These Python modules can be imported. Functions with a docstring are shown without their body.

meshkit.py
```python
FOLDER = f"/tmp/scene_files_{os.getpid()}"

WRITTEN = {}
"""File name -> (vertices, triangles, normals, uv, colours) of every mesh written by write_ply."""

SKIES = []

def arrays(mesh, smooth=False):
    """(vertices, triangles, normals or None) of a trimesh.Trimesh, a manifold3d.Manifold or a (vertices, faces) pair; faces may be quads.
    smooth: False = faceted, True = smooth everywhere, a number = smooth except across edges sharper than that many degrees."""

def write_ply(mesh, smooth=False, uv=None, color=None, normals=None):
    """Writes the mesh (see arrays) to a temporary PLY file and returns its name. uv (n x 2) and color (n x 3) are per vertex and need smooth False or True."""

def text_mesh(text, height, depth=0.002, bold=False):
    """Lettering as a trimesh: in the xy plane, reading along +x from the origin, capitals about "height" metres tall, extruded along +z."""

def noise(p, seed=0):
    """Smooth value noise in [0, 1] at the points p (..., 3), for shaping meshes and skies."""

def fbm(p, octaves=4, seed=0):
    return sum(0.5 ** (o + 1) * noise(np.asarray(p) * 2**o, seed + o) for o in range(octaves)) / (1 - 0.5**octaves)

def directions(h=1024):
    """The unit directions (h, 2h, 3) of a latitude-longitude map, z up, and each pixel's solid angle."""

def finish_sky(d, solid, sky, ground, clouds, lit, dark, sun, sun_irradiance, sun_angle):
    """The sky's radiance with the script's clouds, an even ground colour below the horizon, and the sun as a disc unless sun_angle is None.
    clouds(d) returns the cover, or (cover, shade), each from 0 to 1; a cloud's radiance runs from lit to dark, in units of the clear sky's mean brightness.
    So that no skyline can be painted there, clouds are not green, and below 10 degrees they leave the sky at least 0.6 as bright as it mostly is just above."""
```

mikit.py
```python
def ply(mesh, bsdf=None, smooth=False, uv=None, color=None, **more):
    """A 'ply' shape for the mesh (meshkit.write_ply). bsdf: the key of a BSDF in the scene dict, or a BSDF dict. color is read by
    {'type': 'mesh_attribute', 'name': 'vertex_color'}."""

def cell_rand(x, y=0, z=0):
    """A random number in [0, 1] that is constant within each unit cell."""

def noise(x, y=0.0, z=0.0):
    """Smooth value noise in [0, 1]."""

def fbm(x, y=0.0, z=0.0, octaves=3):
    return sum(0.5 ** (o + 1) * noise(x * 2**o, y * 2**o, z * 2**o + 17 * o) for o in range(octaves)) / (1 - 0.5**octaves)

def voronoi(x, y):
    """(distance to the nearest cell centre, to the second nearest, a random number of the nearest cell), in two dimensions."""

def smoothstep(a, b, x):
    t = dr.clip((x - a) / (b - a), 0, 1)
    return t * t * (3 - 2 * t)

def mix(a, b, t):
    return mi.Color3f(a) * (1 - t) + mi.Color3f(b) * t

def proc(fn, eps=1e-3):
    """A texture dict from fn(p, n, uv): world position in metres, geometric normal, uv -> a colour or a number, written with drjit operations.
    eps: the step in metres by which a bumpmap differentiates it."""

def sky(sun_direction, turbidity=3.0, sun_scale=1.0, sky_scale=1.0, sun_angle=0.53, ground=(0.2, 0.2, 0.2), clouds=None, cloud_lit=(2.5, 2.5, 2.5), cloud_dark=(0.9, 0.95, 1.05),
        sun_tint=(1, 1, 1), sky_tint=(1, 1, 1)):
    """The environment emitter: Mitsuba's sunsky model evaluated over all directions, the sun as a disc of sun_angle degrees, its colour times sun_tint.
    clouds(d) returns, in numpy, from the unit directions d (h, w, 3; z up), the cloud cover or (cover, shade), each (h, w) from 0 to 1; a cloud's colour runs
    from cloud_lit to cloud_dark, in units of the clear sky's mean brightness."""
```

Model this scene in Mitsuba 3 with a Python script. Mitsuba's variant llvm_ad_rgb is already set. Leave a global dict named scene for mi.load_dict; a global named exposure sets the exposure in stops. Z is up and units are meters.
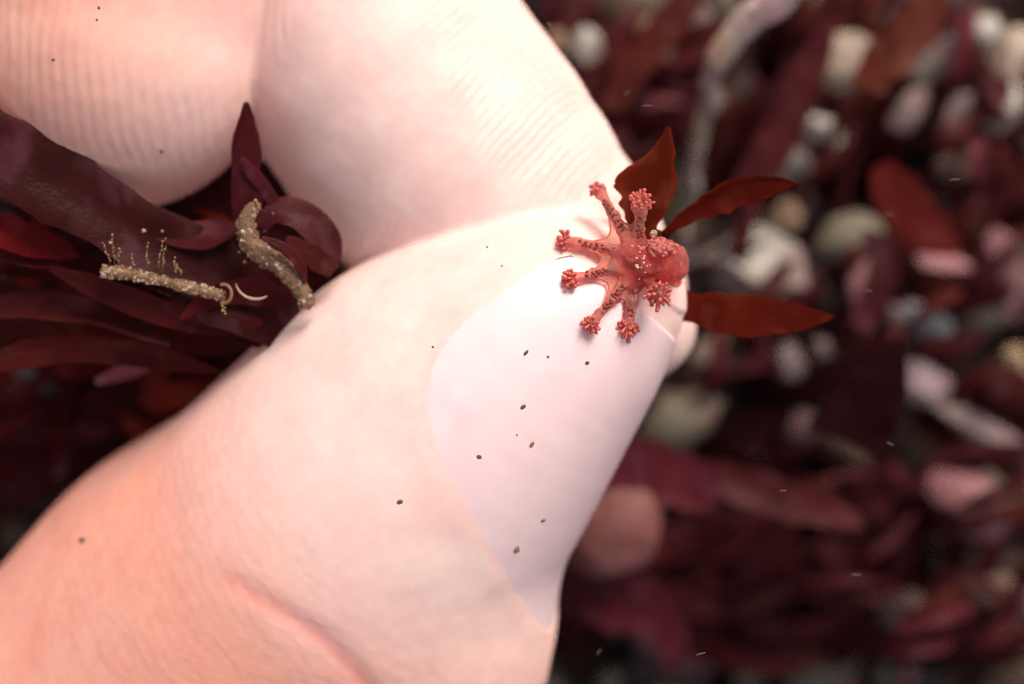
import math, numpy as np, trimesh, mitsuba as mi, mikit, meshkit
import drjit as dr
from scipy.interpolate import PchipInterpolator, CubicSpline
from scipy.spatial import cKDTree

MM = 1e-3
T = mi.ScalarTransform4f
scene, labels = {}, {}

# ------------------------------------------------------------------ camera, light, exposure
CAM = 90.0                                   # lens above the plane of focus, mm (a macro shot looking straight down into a rock pool)
scene['camera'] = {'type': 'thinlens', 'fov': 2 * math.degrees(math.atan(25.6 / CAM)), 'fov_axis': 'x',
                   'aperture_radius': 1.9 * MM, 'focus_distance': 0.0895, 'near_clip': 0.005, 'far_clip': 200.0,
                   'to_world': T().look_at(origin=[0, 0, CAM * MM], target=[0, 0, 0], up=[0, 1, 0])}
scene['sky'] = mikit.sky([0.36, 0.72, 0.56], turbidity=3, sun_scale=0.30, sun_angle=36, sky_scale=1.0,
                         clouds=lambda d: 1.0, cloud_lit=(0.36, 0.35, 0.37), cloud_dark=(0.2, 0.2, 0.2), ground=(0.1, 0.08, 0.08), sun_tint=(.93, .98, 1.16))
exposure = 3.76

# ------------------------------------------------------------------ helpers
def at(px, py, z=0.0):
    """A spot of the photograph at its height z (mm) as a point in mm."""
    k = (CAM - z) / CAM / 20
    return np.array([(px - 512) * k, (342 - py) * k, z])

def pw(px, z=0.0):
    return px * (CAM - z) / CAM / 20

def put(key, mesh, bsdf, smooth=True, color=None, uv=None, **lab):
    v, f = (mesh.vertices, mesh.faces) if hasattr(mesh, 'vertices') else mesh
    base, n, k = key, 0, key
    while k in scene:
        n += 1; k = f'{base}_{n:03d}'
    scene[k] = mikit.ply((np.asarray(v) * MM, np.asarray(f)), bsdf, smooth, uv=uv, color=color)
    if lab: labels[k] = lab
    return k

THINGS = set()
def thing(name, **lab):
    k, n = name, 0
    while k in THINGS or k in scene:
        n += 1; k = f'{name}_{n:03d}'
    THINGS.add(k); labels[k] = lab
    return k

def nrm(v): return v / (np.linalg.norm(v, axis=-1, keepdims=True) + 1e-12)

def spline(pts, n):
    pts = np.asarray(pts, float)
    if len(pts) == 2: pts = np.array([pts[0], pts.mean(0), pts[1]])
    s = np.r_[0, np.cumsum(np.linalg.norm(np.diff(pts, axis=0), axis=1))]
    return CubicSpline(s / s[-1], pts)(np.linspace(0, 1, n))

def profile(vals, n):
    return PchipInterpolator(np.linspace(0, 1, len(vals)), vals)(np.linspace(0, 1, n))

def grid_faces(n, m, wrap=False):
    i, j = np.meshgrid(np.arange(n - 1), np.arange(m if wrap else m - 1), indexing='ij')
    a, b = i * m + j, i * m + (j + 1) % m
    return np.stack([a, b, b + m, a + m], -1).reshape(-1, 4)

def tri(q): return np.vstack([q[:, [0, 1, 2]], q[:, [0, 2, 3]]])

def tube(pts, radii, sides=8, n=None, squash=1.0):
    p = spline(pts, n) if n else np.asarray(pts, float)
    r = profile(radii, len(p)) if np.ndim(radii) else np.full(len(p), radii)
    t = nrm(np.gradient(p, axis=0))
    a = np.cross(t, [0, 0, 1.0]); a = nrm(np.where(np.linalg.norm(a, axis=1, keepdims=True) < 1e-6, [1.0, 0, 0], a)); b = np.cross(a, t)
    ang = np.arange(sides) * 2 * np.pi / sides
    ring = p[:, None] + r[:, None, None] * (np.cos(ang)[None, :, None] * a[:, None] + squash * np.sin(ang)[None, :, None] * b[:, None])
    v = np.vstack([ring.reshape(-1, 3), p[:1] - t[:1] * r[0] * .6, p[-1:] + t[-1:] * r[-1] * .6])
    q = tri(grid_faces(len(p), sides, True)); j = np.arange(sides); e = (len(p) - 1) * sides; c = len(p) * sides
    f = np.vstack([q[:, ::-1], np.stack([j, (j + 1) % sides, j * 0 + c], 1)[:, ::-1], np.stack([e + j, e + (j + 1) % sides, j * 0 + c + 1], 1)])
    return v, f

def join(parts):
    vs, fs, n = [], [], 0
    for v, f in parts:
        vs.append(np.asarray(v)); fs.append(np.asarray(f) + n); n += len(v)
    return np.vstack(vs), np.vstack(fs)

ICO = {k: trimesh.creation.icosphere(subdivisions=k) for k in (1, 2, 3, 4)}
def ball(c, r, sub=1, jitter=None, rng=None):
    v = np.array(ICO[sub].vertices) * r
    if jitter: v = v * (1 + jitter * (rng.random((len(v), 1)) - .5))
    return v + c, np.array(ICO[sub].faces)

# ------------------------------------------------------------------ distance fields
def round_cone(p, a, b, ra, rb):
    a, b = np.asarray(a, np.float32), np.asarray(b, np.float32)
    ba = b - a; l2 = float(ba @ ba)
    x, y, z = p[..., 0] - a[0], p[..., 1] - a[1], p[..., 2] - a[2]
    h = np.clip((x * ba[0] + y * ba[1] + z * ba[2]) / np.float32(l2), 0, 1)
    x = x - h * ba[0]; y = y - h * ba[1]; z = z - h * ba[2]
    return np.sqrt(x * x + y * y + z * z) - (np.float32(ra) + np.float32(rb - ra) * h)

def smin(a, b, k):
    h = np.clip(0.5 + 0.5 * (b - a) / k, 0, 1)
    return b * (1 - h) + a * h - k * h * (1 - h)

def chain(p, pts, rs, k):
    d = None
    for a, b, ra, rb in zip(pts[:-1], pts[1:], rs[:-1], rs[1:]):
        e = round_cone(p, a, b, ra, rb)
        d = e if d is None else smin(d, e, k)
    return d

def surface_nets(F, xs, ys, zs):
    S = F < 0
    n = np.array(F.shape) - 1
    pos = np.zeros((*n, 3), np.float32); cnt = np.zeros(n, np.float32)
    ax = [xs, ys, zs]
    sl = lambda i, o: slice(o, o + n[i])
    for axis in range(3):
        o1, o2 = [a for a in range(3) if a != axis]
        for u in (0, 1):
            for w in (0, 1):
                lo, hi = [None] * 3, [None] * 3
                lo[axis], hi[axis] = sl(axis, 0), sl(axis, 1)
                lo[o1] = hi[o1] = sl(o1, u); lo[o2] = hi[o2] = sl(o2, w)
                A, B = F[tuple(lo)], F[tuple(hi)]
                c = (A < 0) != (B < 0)
                i = np.nonzero(c)
                t = A[i] / (A[i] - B[i])
                q = np.empty((len(t), 3), np.float32)
                q[:, axis] = ax[axis][i[axis]] * (1 - t) + ax[axis][i[axis] + 1] * t
                q[:, o1] = ax[o1][i[o1] + u]; q[:, o2] = ax[o2][i[o2] + w]
                pos[i] += q; cnt[i] += 1
    on = cnt > 0
    idx = np.full(n, -1, np.int64); idx[on] = np.arange(on.sum())
    v = pos[on] / cnt[on][:, None]
    faces = []
    for axis in range(3):
        o1, o2 = (axis + 1) % 3, (axis + 2) % 3
        lo = [slice(1, -1)] * 3; hi = [slice(1, -1)] * 3
        lo[axis] = slice(0, -1); hi[axis] = slice(1, None)
        a, b = S[tuple(lo)], S[tuple(hi)]
        for flip, m in ((False, a & ~b), (True, ~a & b)):
            i = list(np.nonzero(m))
            for o in (o1, o2): i[o] = i[o] + 1
            def cell(d1, d2):
                k = [x.copy() for x in i]; k[o1] -= d1; k[o2] -= d2
                return idx[tuple(k)]
            q = np.stack([cell(1, 1), cell(0, 1), cell(0, 0), cell(1, 0)], -1)
            faces.append(q[:, ::-1] if flip else q)
    return v.astype(float), tri(np.vstack(faces))

def gradient(fn, v, e):
    g = 0
    for k in ((1, -1, -1), (-1, -1, 1), (-1, 1, -1), (1, 1, 1)):
        k = np.array(k, float); g = g + fn(v + k * e)[:, None] * k
    return g / (4 * e)

def project(fn, v, e, n=3, most=.6):
    g = gradient(fn, v, e)
    for _ in range(n):
        step = fn(v)[:, None] * g / np.maximum((g * g).sum(1, keepdims=True), .2)
        l = np.linalg.norm(step, axis=1, keepdims=True)
        v = v - step * np.minimum(1, most / np.maximum(l, 1e-9))
    return v

def axis_steps(lo, a, b, hi, fine, coarse):
    """Grid lines from lo to hi: spacing 'fine' between a and b, growing to 'coarse' outside."""
    mid = np.arange(a, b, fine); left, x, s = [], a, fine
    while x > lo: s = min(s * 1.12, coarse); x -= s; left.append(x)
    right, x, s = [], mid[-1], fine
    while x < hi: s = min(s * 1.12, coarse); x += s; right.append(x)
    return np.r_[left[::-1], mid, right].astype(np.float32)

def ss(a, b, x):
    t = np.clip((x - a) / (b - a), 0, 1); return t * t * (3 - 2 * t)

# ------------------------------------------------------------------ materials
def rgb(c): return {'type': 'rgb', 'value': list(map(float, c))}
VC = {'type': 'mesh_attribute', 'name': 'vertex_color'}

def ridge_bump(p, n, uv):
    """Papillary ridges of the finger pads: arcs of 0.5 mm on the two fingers, faint creases along the thumb, pores everywhere."""
    x, y, z = p[0] * 1000, p[1] * 1000, p[2] * 1000
    wob = mikit.noise(x * .35, y * .35, z * .35) * 0.9
    far = lambda cx, cy, per: dr.sqrt(dr.square(x - cx) + dr.square(y - cy)) / per
    side = lambda a, b: ((y - a[1]) * (b[0] - a[0]) - (x - a[0]) * (b[1] - a[1])) / math.hypot(b[0] - a[0], b[1] - a[1])
    above = dr.maximum(dr.maximum(side((-25.9, -10.3), (-9.2, 3.0)), side((-9.2, 3.0), (-3.6, 5.7))), side((-3.6, 5.7), (2.4, 6.5)))
    finger = mikit.smoothstep(.1, 1.2, above)
    right = mikit.smoothstep(-.3, .3, side((-14.0, 11.5), (-10.4, 17.6)) * -1)
    wave = lambda ph: dr.sin(2 * dr.pi * (ph + wob))
    r = finger * (right * 1.0 * wave(far(20, -6, .47)) + (1 - right) * .8 * wave(far(26, 13, .62)))
    t = (1 - finger) * mikit.smoothstep(-.4, -.5, x * .02 - .3) * .12 * wave((x * .3 + y * .95) / .42)
    pores = mikit.noise(x * 9, y * 9, z * 9) * 0.4 + mikit.noise(x * 3.2, y * 3.2, z * 3.2) * 0.5
    return (r + t) * 0.5 + pores * .28
scene['mat_skin'] = {'type': 'twosided', 'bsdf': {'type': 'bumpmap', 'arbitrary': mikit.proc(ridge_bump, eps=3e-5), 'scale': 2.6e-5,
    'nested': {'type': 'principled', 'base_color': VC, 'roughness': 0.55, 'specular': 0.25}}}
scene['mat_nail'] = {'type': 'twosided', 'bsdf': {'type': 'principled', 'base_color': VC, 'roughness': 0.3, 'specular': 0.45}}

def weed_bump(p, n, uv):
    x, y, z = p[0] * 1000, p[1] * 1000, p[2] * 1000
    return mikit.fbm(x * 1.6, y * 1.6, z * 1.6, 3) + 0.3 * mikit.noise(x * 8, y * 8, z * 8)
scene['mat_weed'] = {'type': 'twosided', 'bsdf': {'type': 'bumpmap', 'arbitrary': mikit.proc(weed_bump, eps=4e-5), 'scale': 4e-5,
    'nested': {'type': 'principled', 'base_color': VC, 'roughness': 0.34, 'specular': 0.035}}}
scene['mat_blade'] = {'type': 'principledthin', 'base_color': VC, 'roughness': 0.45, 'diff_trans': 0.9, 'spec_trans': 0.0, 'eta': 1.25}
def stone_bump(p, n, uv):
    x, y, z = p[0] * 1000, p[1] * 1000, p[2] * 1000
    return mikit.fbm(x * 1.1, y * 1.1, z * 1.1, 4)
scene['mat_stone'] = {'type': 'twosided', 'bsdf': {'type': 'bumpmap', 'arbitrary': mikit.proc(stone_bump, eps=5e-5), 'scale': 1.5e-4,
    'nested': {'type': 'principled', 'base_color': VC, 'roughness': 0.6, 'specular': 0.3}}}
scene['mat_ground'] = {'type': 'twosided', 'bsdf': {'type': 'principled', 'roughness': 0.9, 'specular': 0.2,
    'base_color': mikit.proc(lambda p, n, uv: mikit.mix((.02, .010, .01), (.05, .03, .028), mikit.fbm(p[0] * 130, p[1] * 130, p[2] * 130, 4)))}}
def solid(key, c, rough=.45, spec=.4, **kw):
    scene[key] = {'type': 'twosided', 'bsdf': {'type': 'principled', 'base_color': rgb(c), 'roughness': rough, 'specular': spec, **kw}}
solid('mat_grain', (.09, .07, .06), .7)
solid('mat_speck', (.11, .075, .06), .6)
solid('mat_casing', (.19, .11, .058), .6)
solid('mat_olive', (.155, .088, .052), .6)
solid('mat_pale', (.40, .31, .25), .45)
solid('mat_bristle', (.25, .16, .07), .3, .6)
solid('mat_gonad', (.20, .035, .025), .35)
scene['mat_tentacle'] = {'type': 'principledthin', 'base_color': rgb((.78, .27, .24)), 'roughness': 0.4, 'diff_trans': 0.9, 'eta': 1.2}
solid('mat_white', (.62, .45, .42), .4)
scene['mat_jelly'] = {'type': 'principledthin', 'base_color': VC, 'roughness': 0.35, 'diff_trans': 1.1, 'spec_trans': 0.45, 'eta': 1.12}
scene['mat_membrane'] = {'type': 'principledthin', 'base_color': rgb((.93, .55, .48)), 'roughness': 0.25, 'spec_trans': 0.6, 'diff_trans': 1.0, 'eta': 1.08}

# ------------------------------------------------------------------ the hand: one continuous skin
tP = [at(612, 303, -5.2), at(527, 345, -6.6), at(412, 456, -9.0), at(235, 645, -15.5)]
tR = [pw(75, -5.2), pw(137, -6.6), pw(186, -9.0), pw(212, -15.5)]
iP = [at(640, 325, -11.5), at(572, 272, -11.4), at(437, 142, -10.6), at(345, -20, -11.4), at(255, -330, -13.5), np.array([-33., 43, -17])]
iR = [pw(56, -11.5), pw(103, -11.2), pw(152, -9.6), pw(150, -9.8), pw(160, -11.5), 9.5]
mP = [at(116, 54, -8.3), at(146, -60, -9.4), at(178, -170, -10), at(60, -420, -12), np.array([-46., 44, -20])]
mR = [pw(156, -8.3), pw(178, -9.4), pw(192, -10), pw(190, -12), 9.5]
def fine_chain(P, r, n):
    P = np.array([np.asarray(q, float) for q in P]); s = np.r_[0, np.cumsum(np.linalg.norm(np.diff(P, axis=0), axis=1))]
    t = np.linspace(0, s[-1], n)
    return list(CubicSpline(s, P)(t)), list(PchipInterpolator(s, r)(t))
TD = nrm(tP[0] - tP[2]); tQ, tS = fine_chain(tP, tR, 7)
iQ, iS = fine_chain(iP, iR, 9); mQ, mS = fine_chain(mP, mR, 7)
perp = np.array([.62, -.78, 0]); N0 = nrm(0.62 * perp + 0.78 * np.array([0, 0, 1.]))
TN = nrm(N0 - TD * (N0 @ TD)); TB = np.cross(TD, TN)         # TB points up-left / away
CREASE = np.array([at(x, y, -2)[:2] for x, y in zip(*[c(np.linspace(0, 1, 60)) for c in (CubicSpline(np.linspace(0, 1, 6), [196, 232, 280, 325, 360, 385]), CubicSpline(np.linspace(0, 1, 6), [556, 574, 600, 632, 672, 715]))])])
ctree = cKDTree(CREASE)

FINE = False
class Sweep:
    """Distance to spheres swept along a smooth line: coarse cones for the grid, a dense run of cones for the final surface."""
    def __init__(self, P, r):
        self.coarse, self.dense = fine_chain(P, r, 7), fine_chain(P, r, 24)
    def __call__(self, p):
        return chain(p, *self.dense, .15) if FINE else chain(p, *self.coarse, .3)
thumb_sweep, index_sweep, middle_sweep = Sweep(tP, tR), Sweep(iP, iR), Sweep(mP, mR)

def thumb_sdf(p):
    d = thumb_sweep(p)
    d = smin(d, round_cone(p, at(405, 640, -11.5), at(330, 760, -16), pw(146, -11.5), pw(190, -16)), 3.0)
    return d

def hand_base(p):
    p = p.astype(np.float32)
    th = thumb_sdf(p)
    th = smin(th, round_cone(p, tP[3], (-35, -37, -21), tR[3], 15), 3)
    th = smin(th, round_cone(p, (-35, -37, -21), (-84, -18, -14), 15, 16), 6)
    ix = index_sweep(p)
    md = middle_sweep(p)
    rest = chain(p, [np.array(q, float) for q in ((-60, 38, -27), (-50, 52, -33), (-44, 30, -34), (-52, 14, -30))], [9, 8.5, 8, 7.5], 2)
    rest2 = chain(p, [np.array(q, float) for q in ((-72, 28, -31), (-63, 40, -40), (-56, 22, -41), (-62, 8, -36))], [8, 7.5, 7, 6.5], 2)
    palm = smin(round_cone(p, (-45, 40, -19), (-90, -8, -14), 11, 17), round_cone(p, (-66, 34, -30), (-96, -14, -20), 10, 16), 8)
    palm = smin(palm, round_cone(p, (-96, -11, -16), (-165, -32, -14), 17, 24), 8)
    fingers = smin(smin(smin(ix, md, .5), rest, .9), rest2, .9)
    hand = smin(palm, fingers, 4)
    return smin(hand, th, .5)

def nail_uv(p):
    q = p - tP[2]
    s = q @ TD; a, b = q @ TN, q @ TB
    ang = np.arctan2(b, a)                                     # - towards the upper left fold
    return s, ang, np.hypot(a, b)

S1 = 16.0
def nail_fold(ang): return 3.5 - 3.0 * ang - .6 * ang ** 2
def nail_edge(s, ang):
    """> 0 inside the nail, in mm, roughly the distance to its outline."""
    lat = np.where(ang < 0, 1.0 + .030 * (s - 6) + ang, 1.3 - ang) * (9.4 - 0.30 * np.clip(s, 0, 14))
    return smin(s - nail_fold(ang), lat, 3.4) + .55

def hand_full(p):
    d = hand_base(p)
    near = (p[:, 2] > -16) & (np.abs(d) < 1.6)
    if near.any():
        q = p[near]; e = np.zeros(len(q))
        s, ang, rad = nail_uv(q)
        ed = nail_edge(s, ang)
        ondorsum = (s > -6) & (s < 17) & (rad < 12) & (thumb_sdf(q) < 1.6)
        e += np.where(ondorsum, 0.12 * ss(-0.35, 0.80, ed) - 0.02 * np.exp(-((ed + 0.55) / 0.55) ** 2) * (ed < 0.4), 0)
        cd, ci = ctree.query(q[:, :2]); tt = ci / 59
        e += 0.11 * np.exp(-(cd / 0.55) ** 2) * ss(-9, -7, q[:, 2]) * ss(0.0, .45, tt)
        n1 = meshkit.fbm(q * .45 + 31, 3, 3) - .5
        e += -0.13 * n1 * (1 - ss(-.2, .2, ed) * ondorsum)
        # fine creases round the thumb's upper side
        c = q - tP[2]; sa = c @ TD
        tz = ss(-1, -4, sa) * (thumb_sdf(q) < 1)
        wr = np.sin(2 * np.pi * (sa * 1.55 + 1.2 * meshkit.noise(q * .8 + 7, 1)))
        e += 0.006 * tz * wr * ss(-13, -9.0, -np.abs(q[:, 2] + 6) - 3)
        d = d.copy(); d[near] += e
    return d

xs = axis_steps(-185, -28, 13, 24, .34, 4.0); ys = axis_steps(-62, -20, 20, 74, .34, 4.0); zs = axis_steps(-55, -19, 6, 20, .34, 3.0)
G = np.stack(np.meshgrid(xs, ys, zs, indexing='ij'), -1)
F = np.empty(G.shape[:3], np.float32)
for i in range(0, len(xs), 40): F[i:i + 40] = hand_base(G[i:i + 40])
hv, hf = surface_nets(F, xs, ys, zs)
del G, F
m = trimesh.Trimesh(hv, hf, process=False)
hv, hf = trimesh.remesh.subdivide(m.vertices, m.faces)
FINE = True
hv = project(hand_full, hv, .03)

def skin_colour(v):
    n1 = meshkit.fbm(v * .35 + 5, 4, 11); n2 = meshkit.fbm(v * 2.2, 3, 5)
    c = np.array([.755, .40, .335]) + (n1[:, None] - .5) * np.array([.08, .20, .19]) + (n2[:, None] - .5) * np.array([.03, .09, .085])
    th = ss(1.6, .2, thumb_sdf(v.astype(np.float32)))
    s, ang, rad = nail_uv(v)
    blanch_glare = np.maximum(th * ss(3, 14, s + (n1 - .5) * 6), ss(30, 16, np.linalg.norm((v - iP[1])[:, :2], axis=1) + (n1 - .5) * 8))   # pressed tips lose blood; spread wider to paint the strong light on the fingers
    c = c + blanch_glare[:, None] * np.array([.095, .225, .27])
    knuckle = th * np.exp(-((s + 9.5) / 5.5) ** 2) * ss(-9, -7, v[:, 2])
    c = c + (knuckle * (.4 + 1.0 * n1))[:, None] * np.array([.0, -.07, -.08])
    cd, ci = ctree.query(v[:, :2])
    c = c - (np.exp(-(cd / .50) ** 2) * ss(-9, -7, v[:, 2]) * ss(0, .4, ci / 59))[:, None] * np.array([.06, .13, .11])
    ed = nail_edge(s, ang)
    c = c - (th * np.exp(-((ed + .05) / .16) ** 2) * (s < 8) * (s > -4) * (.4 + n1))[:, None] * np.array([.01, .06, .05])
    return np.clip(c, .02, .9)

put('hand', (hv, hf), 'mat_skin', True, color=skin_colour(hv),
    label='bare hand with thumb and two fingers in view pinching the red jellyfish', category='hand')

# thumbnail: a curved plate seated under the folds
ns, na = 90, 70
sg = np.linspace(0, 1, ns); ag = np.linspace(-1, 1, na)
A, Sg = np.meshgrid(ag, sg)
ANG = A * 1.33 - .02
SS = (nail_fold(ANG) - 1.0) * (1 - Sg) + (S1 - 1.1 * np.abs(A) ** 2.5) * Sg
dirs = np.cos(ANG)[..., None] * TN + np.sin(ANG)[..., None] * TB
org = tP[2] + SS[..., None] * TD
def shell(depth):
    lo, hi = np.full(A.shape, 0.2), np.full(A.shape, 14.0)
    for _ in range(26):
        mid = (lo + hi) / 2
        d = thumb_sdf((org + dirs * mid[..., None]).reshape(-1, 3).astype(np.float32)).reshape(A.shape)
        lo, hi = np.where(d < depth, mid, lo), np.where(d < depth, hi, mid)
    return org + dirs * lo[..., None]
ridge = .003 * np.sin(ANG * 46) + .005 * (meshkit.noise(np.stack([ANG * 9, SS * .25, SS * 0], -1), 4) - .5)
top = shell(-.035) + dirs * ridge[..., None]; bot = shell(-.52)
nv = np.vstack([top.reshape(-1, 3), bot.reshape(-1, 3)])
q = grid_faces(ns, na); o = ns * na
b = np.r_[np.arange(na), np.arange(1, ns) * na + na - 1, (ns - 1) * na + np.arange(na - 2, -1, -1), np.arange(ns - 2, 0, -1) * na]
b2 = np.roll(b, -1)
nf = np.vstack([tri(q), tri(q)[:, ::-1] + o, np.stack([b, b2, b2 + o], 1)[:, ::-1], np.stack([b, b2 + o, b + o], 1)[:, ::-1]])
nm = meshkit.fbm(nv * .8, 3, 2)
ncol = np.array([.84, .645, .70]) + (nm[:, None] - .5) * np.array([.05, .10, .08])
put('hand__thumbnail', (nv, nf), 'mat_nail', 60 if False else True, color=np.clip(ncol, 0, .9))

av = np.vstack([hv, nv[:ns * na]]); kk = 20 * CAM / (CAM - av[:, 2])
seen = (av[:, 2] > -16) & (np.abs(av[:, 0]) < 40) & (np.abs(av[:, 1]) < 40)
hpix = np.stack([512 + av[:, 0] * kk, 342 - av[:, 1] * kk], 1)[seen]; hz = av[seen, 2]; htree = cKDTree(hpix)
def hit(px, py):
    """Height of the hand's upper surface at a spot of the photograph."""
    near = htree.query_ball_point([px, py], 6)
    if not near: return -20.0
    z = hz[near]; d = np.linalg.norm(hpix[near] - [px, py], axis=1); d[z < z.max() - 2] += 99
    return float(z[np.argsort(d)[:6]].max())

# ------------------------------------------------------------------ sand grains on the skin
rs = np.random.default_rng(5)
def grain_on(px, py, size, lon, key, label, cat, mat='mat_grain', group=None):
    z = hit(px, py); c = at(px, py, z)
    v = np.array(ICO[2].vertices) * (1 + .5 * (meshkit.noise(np.array(ICO[2].vertices) * 1.9 + rs.random(3) * 50, 1)[:, None] - .5))
    a = rs.random() * np.pi
    R = np.array([[np.cos(a), -np.sin(a), 0], [np.sin(a), np.cos(a), 0], [0, 0, 1]])
    v = (v * [lon, 1, .7]) @ R.T * pw(size * .66, z) / 2
    put(key, (v + c + [0, 0, .03], ICO[2].faces), mat, False, label=label, category=cat, **({'group': group} if group else {}))
for px, py, sz, lon, lab in (
    (526, 353, 5, 1.9, 'dark slanting sand grain on the upper middle of the thumbnail'),
    (587, 363, 6, 1.3, 'dark sand grain on the thumbnail, rightmost one below the jellyfish'),
    (523, 407, 6, 1.5, 'dark oval sand grain in the middle of the thumbnail'),
    (479, 457, 6.5, 1.2, 'black sand grain on the thumbnail close to its fold'),
    (543, 521, 5, 1.5, 'dark sand grain on the lower thumbnail near its shaded edge'),
    (400, 502, 7, 1.3, 'dark brown grain on the thumb skin left of the nail fold'),
    (487, 247, 3.5, 1.0, 'tiny black grain near the top edge of the thumb'),
    (433, 347, 3.5, 1.0, 'tiny black grain beside the upper nail fold'),
    (517, 550, 7, 1.5, 'brown crumb of debris lodged at the lower nail fold'),
    (548, 357, 4.5, 1.0, 'faint tan grain on the thumbnail between two dark ones'),
    (532, 445, 5, 2.0, 'thin reddish grain on the centre of the thumbnail'),
    (502, 266, 3, 1.0, 'tiny faint grain on the thumb tip above the nail'),
    (517, 435, 2.8, 1.0, 'tiniest grain on the thumbnail below the oval one'),
    (82, 540, 9, 1.0, 'blurred brown grain on the thumb skin at the far left'),
    (162, 152, 5, 1.1, 'dark grain on the shaded end of the middle finger'),
    (99, 8, 3.6, 1.4, 'dark grain at the top edge of the middle finger'),
    (97, 20, 3.6, 1.0, 'second dark grain below the one at the top of the middle finger'),
    (53, 60, 3.6, 1.2, 'grey grain on the left part of the middle finger')):
    grain_on(px, py, sz, lon, 'sand_grain', lab, 'sand grain', 'mat_casing' if 'tan' in lab or 'debris' in lab or 'reddish' in lab else 'mat_grain')

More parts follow.
